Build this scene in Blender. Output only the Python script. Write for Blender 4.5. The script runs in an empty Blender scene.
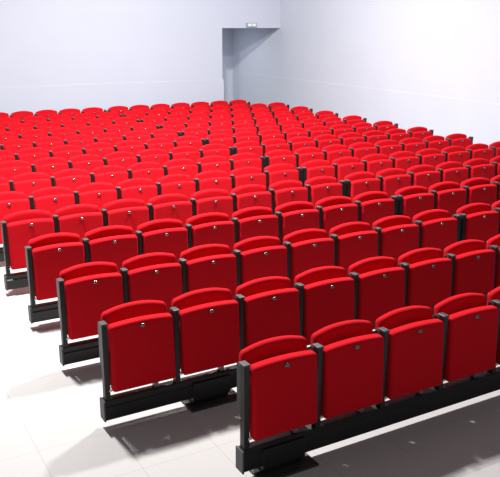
import bpy, bmesh, math
from mathutils import Vector, Matrix

scn = bpy.context.scene
C = scn.collection

# ------------------------------------------------------------------ sizes
SW = 0.56            # seat spacing along a row
RP = 1.06986         # row to row
GAP = 0.0923         # extra space between the two blocks
HP = 0.83            # top of a post
NROW = 14
WALL_X = 9.80
BACK_Y = 14.50
OPEN_X = 8.0
HEAD_Z = 2.735
PASS_Y = 17.25
DADO_Z = 1.405
BZ0, BZ1 = 0.072, 0.232   # beam bottom and top

# ------------------------------------------------------------------ materials
def mat(name, col, rough=0.5, metal=0.0, spec=0.5, bump=None, noise=None, sheen=0.0):
    m = bpy.data.materials.new(name); m.use_nodes = True
    nt = m.node_tree; b = nt.nodes['Principled BSDF']
    b.inputs['Base Color'].default_value = (*col, 1)
    b.inputs['Roughness'].default_value = rough
    b.inputs['Metallic'].default_value = metal
    b.inputs['Specular IOR Level'].default_value = spec
    if sheen:
        b.inputs['Sheen Weight'].default_value = sheen
        b.inputs['Sheen Roughness'].default_value = 0.5
        b.inputs['Sheen Tint'].default_value = (1, 0.25, 0.28, 1)
    tc = nt.nodes.new('ShaderNodeTexCoord')
    if noise:
        sc, amt = noise
        n = nt.nodes.new('ShaderNodeTexNoise'); n.inputs['Scale'].default_value = sc
        n.inputs['Detail'].default_value = 4
        nt.links.new(tc.outputs['Object'], n.inputs['Vector'])
        mx = nt.nodes.new('ShaderNodeMix'); mx.data_type = 'RGBA'
        mx.inputs['A'].default_value = (*[c * (1 - amt) for c in col], 1)
        mx.inputs['B'].default_value = (*[min(1, c * (1 + amt)) for c in col], 1)
        nt.links.new(n.outputs['Fac'], mx.inputs['Factor'])
        nt.links.new(mx.outputs['Result'], b.inputs['Base Color'])
    if bump:
        sc, st = bump
        n2 = nt.nodes.new('ShaderNodeTexNoise'); n2.inputs['Scale'].default_value = sc
        nt.links.new(tc.outputs['Object'], n2.inputs['Vector'])
        bp = nt.nodes.new('ShaderNodeBump'); bp.inputs['Strength'].default_value = st
        bp.inputs['Distance'].default_value = 0.002
        nt.links.new(n2.outputs['Fac'], bp.inputs['Height'])
        nt.links.new(bp.outputs['Normal'], b.inputs['Normal'])
    return m

def line_mat(name, col, line, axes, rough, spec=0.5):
    """plain surface with thin joints; axes = list of (axis index, offset, spacing, half width)"""
    m = mat(name, col, rough, spec=spec)
    nt = m.node_tree; b = nt.nodes['Principled BSDF']
    tc = [n for n in nt.nodes if n.type == 'TEX_COORD'][0]
    sep = nt.nodes.new('ShaderNodeSeparateXYZ')
    nt.links.new(tc.outputs['Object'], sep.inputs[0])
    def mth(op, a, bv=None):
        n = nt.nodes.new('ShaderNodeMath'); n.operation = op
        if hasattr(a, 'links'): nt.links.new(a, n.inputs[0])
        else: n.inputs[0].default_value = a
        if bv is not None:
            if hasattr(bv, 'links'): nt.links.new(bv, n.inputs[1])
            else: n.inputs[1].default_value = bv
        return n.outputs[0]
    acc = None
    for ax, off, sp, hw in axes:
        v = mth('ADD', sep.outputs[ax], -off + 200 * sp)
        v = mth('MODULO', v, sp)
        v2 = mth('SUBTRACT', sp, v)
        v = mth('MINIMUM', v, v2)
        v = mth('LESS_THAN', v, hw)
        acc = v if acc is None else mth('MAXIMUM', acc, v)
    n = nt.nodes.new('ShaderNodeTexNoise'); n.inputs['Scale'].default_value = 1.3
    n.inputs['Detail'].default_value = 5
    nt.links.new(tc.outputs['Object'], n.inputs['Vector'])
    m0 = nt.nodes.new('ShaderNodeMix'); m0.data_type = 'RGBA'
    m0.inputs['A'].default_value = (*[c * .97 for c in col], 1)
    m0.inputs['B'].default_value = (*[min(1, c * 1.03) for c in col], 1)
    nt.links.new(n.outputs['Fac'], m0.inputs['Factor'])
    mx = nt.nodes.new('ShaderNodeMix'); mx.data_type = 'RGBA'
    nt.links.new(m0.outputs['Result'], mx.inputs['A'])
    mx.inputs['B'].default_value = (*line, 1)
    nt.links.new(acc, mx.inputs['Factor'])
    nt.links.new(mx.outputs['Result'], b.inputs['Base Color'])
    return m

M = {
 'fabric': mat('red_fabric', (0.60, 0.0055, 0.013), 0.85, spec=0.08, bump=(350, 0.35), noise=(60, 0.08), sheen=0.05),
 'black':  mat('black_steel', (0.012, 0.012, 0.013), 0.42, spec=0.4, noise=(9, 0.15)),
 'rail':   mat('black_rail', (0.012, 0.012, 0.0125), 0.38, spec=0.4, noise=(5, 0.2)),
 'cap':    mat('grey_plastic', (0.05, 0.05, 0.052), 0.42, spec=0.5, noise=(30, 0.1)),
 'plate':  mat('dark_grey_plastic', (0.045, 0.047, 0.05), 0.5, spec=0.5, noise=(30, 0.1)),
 'stud':   mat('steel_stud', (0.20, 0.195, 0.195), 0.25, metal=0.9, noise=(40, 0.1)),
 'hinge':  mat('pale_nylon', (0.75, 0.73, 0.72), 0.4, noise=(40, 0.05)),
 'bracket':mat('grey_bracket', (0.22, 0.21, 0.22), 0.45, metal=0.3, noise=(40, 0.1)),
 'base':   mat('base_plate_grey', (0.028, 0.027, 0.029), 0.5, noise=(12, 0.15)),
 'floor':  line_mat('floor_tiles', (0.50, 0.485, 0.478), (0.36, 0.35, 0.35),
                    [(0, 0.58, SW, 0.002), (1, 1.0, SW, 0.002)], 0.32, 0.35),
 'wall':   line_mat('white_back_wall', (0.59, 0.615, 0.715), (0.575, 0.60, 0.70), [(0, 0.4, 1.22, 0.004)], 0.6, 0.3),
 'side':   line_mat('white_side_wall', (0.60, 0.635, 0.715), (0.58, 0.615, 0.695), [(1, 0.3, 1.22, 0.005)], 0.6, 0.3),
 'signbox':mat('sign_housing', (0.30, 0.36, 0.34), 0.5, noise=(20, 0.05)),
 'signpan':mat('sign_panel', (0.78, 0.90, 0.84), 0.4, noise=(20, 0.03)),
}

# ------------------------------------------------------------------ mesh helpers
def mesh(name, bm, m, smooth=False):
    bmesh.ops.recalc_face_normals(bm, faces=bm.faces[:])
    me = bpy.data.meshes.new(name); bm.to_mesh(me); bm.free()
    me.materials.append(m)
    if smooth:
        for p in me.polygons: p.use_smooth = True
    return me

def link(name, me, parent=None, loc=(0, 0, 0)):
    o = bpy.data.objects.new(name, me); C.objects.link(o)
    o.location = loc
    if parent: o.parent = parent
    return o

def box(bm, x0, x1, y0, y1, z0, z1, bev=0.0, seg=2):
    r = bmesh.ops.create_cube(bm, size=1)
    vs = r['verts']
    bmesh.ops.scale(bm, vec=(x1 - x0, y1 - y0, z1 - z0), verts=vs)
    bmesh.ops.translate(bm, vec=((x0 + x1) / 2, (y0 + y1) / 2, (z0 + z1) / 2), verts=vs)
    if bev:
        es = list({e for v in vs for e in v.link_edges})
        bmesh.ops.bevel(bm, geom=es, offset=bev, segments=seg, profile=0.5, affect='EDGES')

def outline(w, z0, ztop, r_bot, r_top, n_arc=6, n_top=14):
    """closed outline in (x, z): straight sides, rounded corners, top edge z = ztop(u), u in -1..1"""
    P = []
    def arc(cx, cz, r, a0, a1):
        for i in range(n_arc + 1):
            a = math.radians(a0 + (a1 - a0) * i / n_arc)
            P.append((cx + r * math.cos(a), cz + r * math.sin(a)))
    h = w / 2
    arc(-h + r_bot, z0 + r_bot, r_bot, 180, 270)
    arc(h - r_bot, z0 + r_bot, r_bot, 270, 360)
    ue = (h - r_top) / h
    arc(h - r_top, ztop(ue) - r_top, r_top, 0, 80)
    for i in range(1, n_top):
        u = ue - 2 * ue * i / n_top
        P.append((u * h, ztop(u)))
    arc(-h + r_top, ztop(ue) - r_top, r_top, 100, 180)
    return P

def pillow(spec, layers, shear=0.0, zref=0.0):
    """spec = (w, z0, ztop, r_bot, r_top); layers = [(y, inset)...] front to back"""
    w, z0, ztop, rb, rt_ = spec
    bm = bmesh.new(); rings = []
    for y, ins in layers:
        P = outline(w - 2 * ins, z0 + ins, lambda u: ztop(u) - ins, max(rb - ins, 0.004), max(rt_ - ins, 0.004))
        rings.append([bm.verts.new((x, y + shear * (z - zref), z)) for x, z in P])
    n = len(rings[0])
    for a, b in zip(rings, rings[1:]):
        for i in range(n):
            bm.faces.new((a[i], a[(i + 1) % n], b[(i + 1) % n], b[i]))
    bm.faces.new(rings[0]); bm.faces.new(rings[-1])
    return bm

def rounded(y0, y1, r0, r1, k=5, flat=0.012):
    """layers with rounded rims of radius r0 (front) and r1 (back)"""
    L = [(y0, r0 + flat)]
    for i in range(k + 1):
        a = math.pi / 2 * i / k
        L.append((y0 + r0 * (1 - math.cos(a)), r0 * (1 - math.sin(a))))
    for i in range(k + 1):
        a = math.pi / 2 * (1 - i / k)
        L.append((y1 - r1 * (1 - math.cos(a)), r1 * (1 - math.sin(a))))
    L.append((y1, r1 + flat))
    return L

def dome(rx, rz, d, rings=5, seg=20):
    """flattened dome bulging toward -y, with a small collar"""
    bm = bmesh.new(); R = []
    prof = [(1.0, 0.010), (1.0, 0.0)]
    for i in range(1, rings + 1):
        a = math.pi / 2 * i / rings
        prof.append((math.cos(a), -d * math.sin(a)))
    for s, y in prof[:-1]:
        R.append([bm.verts.new((rx * s * math.cos(2 * math.pi * k / seg), y, rz * s * math.sin(2 * math.pi * k / seg))) for k in range(seg)])
    tip = bm.verts.new((0, -d, 0))
    for a, b in zip(R, R[1:]):
        for k in range(seg):
            bm.faces.new((a[k], a[(k + 1) % seg], b[(k + 1) % seg], b[k]))
    for k in range(seg):
        bm.faces.new((R[-1][k], R[-1][(k + 1) % seg], tip))
    bm.faces.new(R[0])
    return bm

def extrude_yz(prof, x0, x1):
    bm = bmesh.new()
    a = [bm.verts.new((x0, y, z)) for y, z in prof]
    b = [bm.verts.new((x1, y, z)) for y, z in prof]
    n = len(prof)
    for i in range(n):
        bm.faces.new((a[i], a[(i + 1) % n], b[(i + 1) % n], b[i]))
    bm.faces.new(a); bm.faces.new(b)
    return bm

# ------------------------------------------------------------------ seat meshes (origin: seat middle, floor level, row plane)
PAN_T = HP - 0.010
pan_top = lambda u: PAN_T - 0.016 * abs(u) ** 2
PAN_P = (0.497, HP - 0.530, pan_top, 0.018, 0.030)
PAN_SH = 0.05
bm = pillow(PAN_P, rounded(-0.050, 0.032, 0.024, 0.02), shear=PAN_SH, zref=HP)
ME_PAN = mesh('seat_pan', bm, M['fabric'], True)

BK_T = HP + 0.068
bk_top = lambda u: BK_T - 0.046 * abs(u) ** 2.3
BK_P = (0.506, 0.300, bk_top, 0.03, 0.040)
bm = pillow(BK_P, rounded(0.085, 0.150, 0.026, 0.024), shear=0.08, zref=BK_T)
ME_BACK = mesh('backrest', bm, M['fabric'], True)
SH_P = (0.490, 0.308, lambda u: bk_top(u) - 0.016, 0.03, 0.036)
bm = pillow(SH_P, [(0.140, 0.03), (0.140, 0.0), (0.152, 0.0), (0.158, 0.006), (0.158, 0.03)], shear=0.08, zref=BK_T)
ME_ADDED_SHELL = mesh('added_back_shell', bm, M['plate'])  # unseen dark shell, added to cut red bounce light behind each row

bm = dome(0.021, 0.016, 0.014)
ME_STUD = mesh('number_stud', bm, M['stud'], True)

bm = bmesh.new(); box(bm, -0.018, 0.012, -0.030, 0.020, -0.010, 0.010, 0.004)
ME_HINGE = mesh('hinge', bm, M['hinge'], True)

prof = [(0.028, BZ1 + 0.078), (0.045, BZ1 + 0.02), (0.040, BZ1), (-0.005, BZ1), (-0.01, BZ1 + 0.088)]
bm = extrude_yz(prof, -0.016, 0.016)
ME_BRACK = mesh('seat_bracket', bm, M['bracket'])

# ------------------------------------------------------------------ post and beam meshes
bm = bmesh.new(); box(bm, -0.021, 0.021, -0.028, 0.030, BZ1, HP - 0.012, 0.005)
ME_POST = mesh('post', bm, M['black'])
bm = bmesh.new(); box(bm, -0.025, 0.025, -0.032, 0.044, HP - 0.014, HP + 0.003, 0.005, 2)
ME_CAP = mesh('post_cap', bm, M['cap'])
pr = [(0.028, HP - 0.02), (0.075, HP - 0.02), (0.088, HP - 0.035), (0.088, HP - 0.30), (0.080, HP - 0.34), (0.060, HP - 0.36), (0.028, HP - 0.36)]
bm = extrude_yz(pr, -0.013, 0.013)
bmesh.ops.bevel(bm, geom=bm.edges[:], offset=0.004, segments=2, affect='EDGES')
ME_SIDE = mesh('side_plate', bm, M['plate'])

BPROF = [(-0.030, BZ0), (-0.040, BZ0 + 0.008), (-0.040, BZ0 + 0.105), (-0.028, BZ0 + 0.115), (-0.028, BZ1 - 0.006),
         (-0.022, BZ1), (0.042, BZ1), (0.050, BZ1 - 0.008), (0.050, BZ0 + 0.008), (0.042, BZ0)]
_rails = {}
def rail_mesh(L):
    k = round(L, 4)
    if k not in _rails:
        _rails[k] = mesh('rail', extrude_yz(BPROF, -0.030, L + 0.030), M['rail'])
    return _rails[k]
bm = bmesh.new(); box(bm, -0.007, 0.007, -0.045, 0.054, BZ0 - 0.003, BZ1, 0.004)
ME_END = mesh('end_cap', bm, M['plate'])
bm = bmesh.new(); box(bm, -0.155, 0.155, -0.030, 0.085, 0.0, BZ0 + 0.01, 0.008)
box(bm, -0.165, 0.165, -0.048, 0.075, BZ0 - 0.02, BZ1 - 0.03, 0.006)
ME_PED = mesh('pedestal', bm, M['rail'])
bm = bmesh.new(); box(bm, -0.21, 0.235, -0.115, 0.20, 0.0, 0.016, 0.004)
ME_BASE = mesh('base_plate', bm, M['base'])
bm = bmesh.new(); box(bm, -(GAP - 0.054) / 2, (GAP - 0.054) / 2, -0.012, 0.020, BZ1, HP - 0.03, 0.003)
ME_FILL = mesh('gap_panel', bm, M['black'])

# ------------------------------------------------------------------ build rows
ORD = ['zeroth', 'first', 'second', 'third', 'fourth', 'fifth', 'sixth', 'seventh', 'eighth', 'ninth', 'tenth',
       'eleventh', 'twelfth', 'thirteenth', 'fourteenth']
def row_name(r):
    return 'front row' if r == 1 else 'rearmost row' if r == NROW else ORD[r] + ' row from front'

def seat_label(r, j):
    if j < 8:
        if r <= 2:
            e = j if r == 1 else j + 1
            pos = 'at its left end' if e == 1 else ORD[e] + ' from its left end'
            return f'red folded auditorium seat in {row_name(r)}, {pos}'
        n = 8 - j
        pos = 'immediately left of the black gap' if n == 1 else f'{ORD[n]} to the left of black gap'
    else:
        n = j - 7
        pos = 'immediately right of the black gap' if n == 1 else f'{ORD[n]} to the right of black gap'
    return f'red folded auditorium seat in {row_name(r)}, {pos}'

def empty(name, loc, label, cat, group):
    o = bpy.data.objects.new(name, None); C.objects.link(o)
    o.empty_display_size = 0.1
    o.location = loc; o['label'] = label; o['category'] = cat; o['group'] = group
    return o

pan_y = lambda z: -0.050 + PAN_SH * (z - HP)
STUD_Z = HP - 0.052
HZ = HP - 0.525
proto = empty('auditorium_seat', (0, 0, 0), 'x', 'seat', 'red folding seats in rows')
link('seat_pan', ME_PAN, proto)
link('backrest', ME_BACK, proto)
link('added_back_shell', ME_ADDED_SHELL, proto)
s = link('number_stud', ME_STUD, proto, (0, pan_y(STUD_Z) - 0.003, STUD_Z)); s['label'] = 'small metal stud on seat pan'
h = link('hinge', ME_HINGE, proto, (-0.252, 0.0, HZ)); h['label'] = 'small pale hinge at seat corner'
link('hinge', ME_HINGE, proto, (0.240, 0.015, HZ))
link('seat_bracket', ME_BRACK, proto, (0.11, 0.0, 0.0))

def add_post(root, x):
    p = link('post', ME_POST, root, (x, 0, 0)); p['label'] = 'slim black post'
    link('post_cap', ME_CAP, p); link('side_plate', ME_SIDE, p)
add_post(proto, -SW / 2)

def dup(root):
    r = root.copy(); C.objects.link(r)
    for ch in root.children:
        c = ch.copy(); C.objects.link(c); c.parent = r
        for g in ch.children:
            d = g.copy(); C.objects.link(d); d.parent = c
    return r

def beam(r, side, nseat, x0):
    y = (r - 1) * RP
    where = 'left' if side == 0 else 'right'
    lab = f'long black beam under the {where} block of seats in {row_name(r)}'
    if r == 1: lab = f'long black beam under the {where} block of seats in front row'
    b = empty('seat_rack', (x0, y, 0), lab, 'beam', 'black beams carrying the seats')
    L = nseat * SW
    link('rail', rail_mesh(L), b)
    link('end_cap', ME_END, b, (-0.034, 0, 0)); link('end_cap', ME_END, b, (L + 0.034 - (0.006 if side == 0 else 0), 0, 0))
    for q in ((1.5 if nseat == 8 or side else 0.5), (6.5 if nseat == 8 else 5.5)):
        pd = link('pedestal', ME_PED, b, (q * SW, 0, 0)); link('base_plate', ME_BASE, pd)

used = False
for r in range(1, NROW + 1):
    y = (r - 1) * RP
    j0 = 1 if r == 1 else 0
    j1 = 15 if r == NROW else 16
    beam(r, 0, 8 - j0, j0 * SW)
    beam(r, 1, j1 - 8, 8 * SW + GAP)
    for j in range(j0, j1):
        x = (j + 0.5) * SW + (GAP if j >= 8 else 0)
        if not used: o = proto; used = True
        else: o = dup(proto)
        o.location = (x, y, 0)
        o['label'] = seat_label(r, j)
        if j in (7, j1 - 1): add_post(o, SW / 2)                       # the last seat of a block closes it
        if j == 7: link('gap_panel', ME_FILL, o, (SW / 2 + GAP / 2, 0, 0))

# ------------------------------------------------------------------ the room
def struct(name, parts, m):
    bm = bmesh.new()
    for p in parts: box(bm, *p)
    o = link(name, mesh(name, bm, m)); o['kind'] = 'structure'
    return o
XL, YF, ZT = -7.0, -7.0, 6.9
struct('floor', [(XL, WALL_X + 0.15, YF, PASS_Y + 0.15, -0.15, 0.0)], M['floor'])
struct('wall_back', [(XL, OPEN_X, BACK_Y, BACK_Y + 0.15, 0, ZT), (OPEN_X, WALL_X, BACK_Y, BACK_Y + 0.15, HEAD_Z, ZT)], M['wall'])
struct('wall_right', [(WALL_X, WALL_X + 0.15, YF, PASS_Y + 0.15, 0, ZT)], M['side'])
struct('wall_passage_end', [(OPEN_X - 0.15, WALL_X, PASS_Y, PASS_Y + 0.15, 0, ZT)], M['side'])
struct('wall_passage_left', [(OPEN_X - 0.15, OPEN_X, BACK_Y + 0.15, PASS_Y, 0, ZT)], M['side'])
struct('ceiling_passage', [(OPEN_X, WALL_X, BACK_Y + 0.15, PASS_Y, HEAD_Z + 0.1, HEAD_Z + 0.2)], M['side'])
# wainscot panelling standing a little proud of the walls
struct('trim_1', [(XL, OPEN_X + 0.035, BACK_Y - 0.008, BACK_Y, 0, DADO_Z)], M['wall'])
struct('trim_2', [(WALL_X - 0.010, WALL_X, YF, PASS_Y, 0, DADO_Z)], M['side'])

# emergency sign on the header
sg = empty('exit_sign', (8.88, BACK_Y, 2.815), 'small rectangular emergency sign with two pale panels above the passage opening', 'sign', 'signs')
del sg['group']
bm = bmesh.new(); box(bm, -0.15, 0.15, -0.05, 0.0, -0.054, 0.054, 0.006)
link('housing', mesh('housing', bm, M['signbox']), sg)
for x in (-0.069, 0.069):
    bm = bmesh.new(); box(bm, -0.058, 0.058, -0.056, -0.046, -0.036, 0.036, 0.003)
    link('panel', mesh('panel', bm, M['signpan']), sg, (x, 0, 0))

# ------------------------------------------------------------------ light
def lamp(x, y, z, p, sx, sy, col=(1, 0.985, 0.97), tilt=(0, 0)):
    l = bpy.data.lights.new('ceiling_or_fill_lamp', 'AREA'); l.shape = 'RECTANGLE'
    l.size = sx; l.size_y = sy; l.energy = p; l.color = col
    o = bpy.data.objects.new('ceiling_or_fill_lamp', l); C.objects.link(o)
    o.location = (x, y, z); o.rotation_euler = (tilt[0], tilt[1], 0)
    return o
LZ = 6.05
R_ = math.radians
lamp(-0.2, 4.05, LZ, 840, 0.35, 0.4, tilt=(R_(9), 0))
lamp(3.5, 3.75, LZ, 590, 0.35, 0.4, tilt=(R_(12), 0))
lamp(4.4, 8.2, 5.6, 560, 0.4, 0.4, tilt=(R_(24), R_(-14)))
lamp(8.5, 16.0, HEAD_Z + 0.07, 11, 0.3, 0.6, col=(0.95, 0.97, 1))   # unseen fill lamp, added to brighten the passage

w = bpy.data.worlds.new('World'); scn.world = w; w.use_nodes = True
bg = w.node_tree.nodes['Background']
bg.inputs['Color'].default_value = (0.95, 0.97, 1.0, 1); bg.inputs['Strength'].default_value = 0.20

# ------------------------------------------------------------------ camera
cam = bpy.data.cameras.new('Camera'); co = bpy.data.objects.new('Camera', cam); C.objects.link(co)
f, yaw, pitch, roll = 749.89, 0.518776, 0.281322, 0.003579
cam.sensor_fit = 'HORIZONTAL'; cam.sensor_width = 36.0; cam.lens = f / 500 * 36.0
fw = Vector((math.sin(yaw) * math.cos(pitch), math.cos(yaw) * math.cos(pitch), -math.sin(pitch)))
rt = Vector((math.cos(yaw), -math.sin(yaw), 0)); up = rt.cross(fw)
r2 = rt * math.cos(roll) + up * math.sin(roll); u2 = up * math.cos(roll) - rt * math.sin(roll)
Mx = Matrix((r2, u2, -fw)).transposed().to_4x4()
Mx.translation = Vector((-1.5532, -3.7592, 2.8568 + HP - 0.79))
co.matrix_world = Mx
cam.clip_end = 200
scn.camera = co

scn.view_settings.view_transform = 'Standard'
scn.view_settings.look = 'None'
scn.view_settings.gamma = 1.0
scn.view_settings.use_curve_mapping = False
scn.view_settings.exposure = 0.0
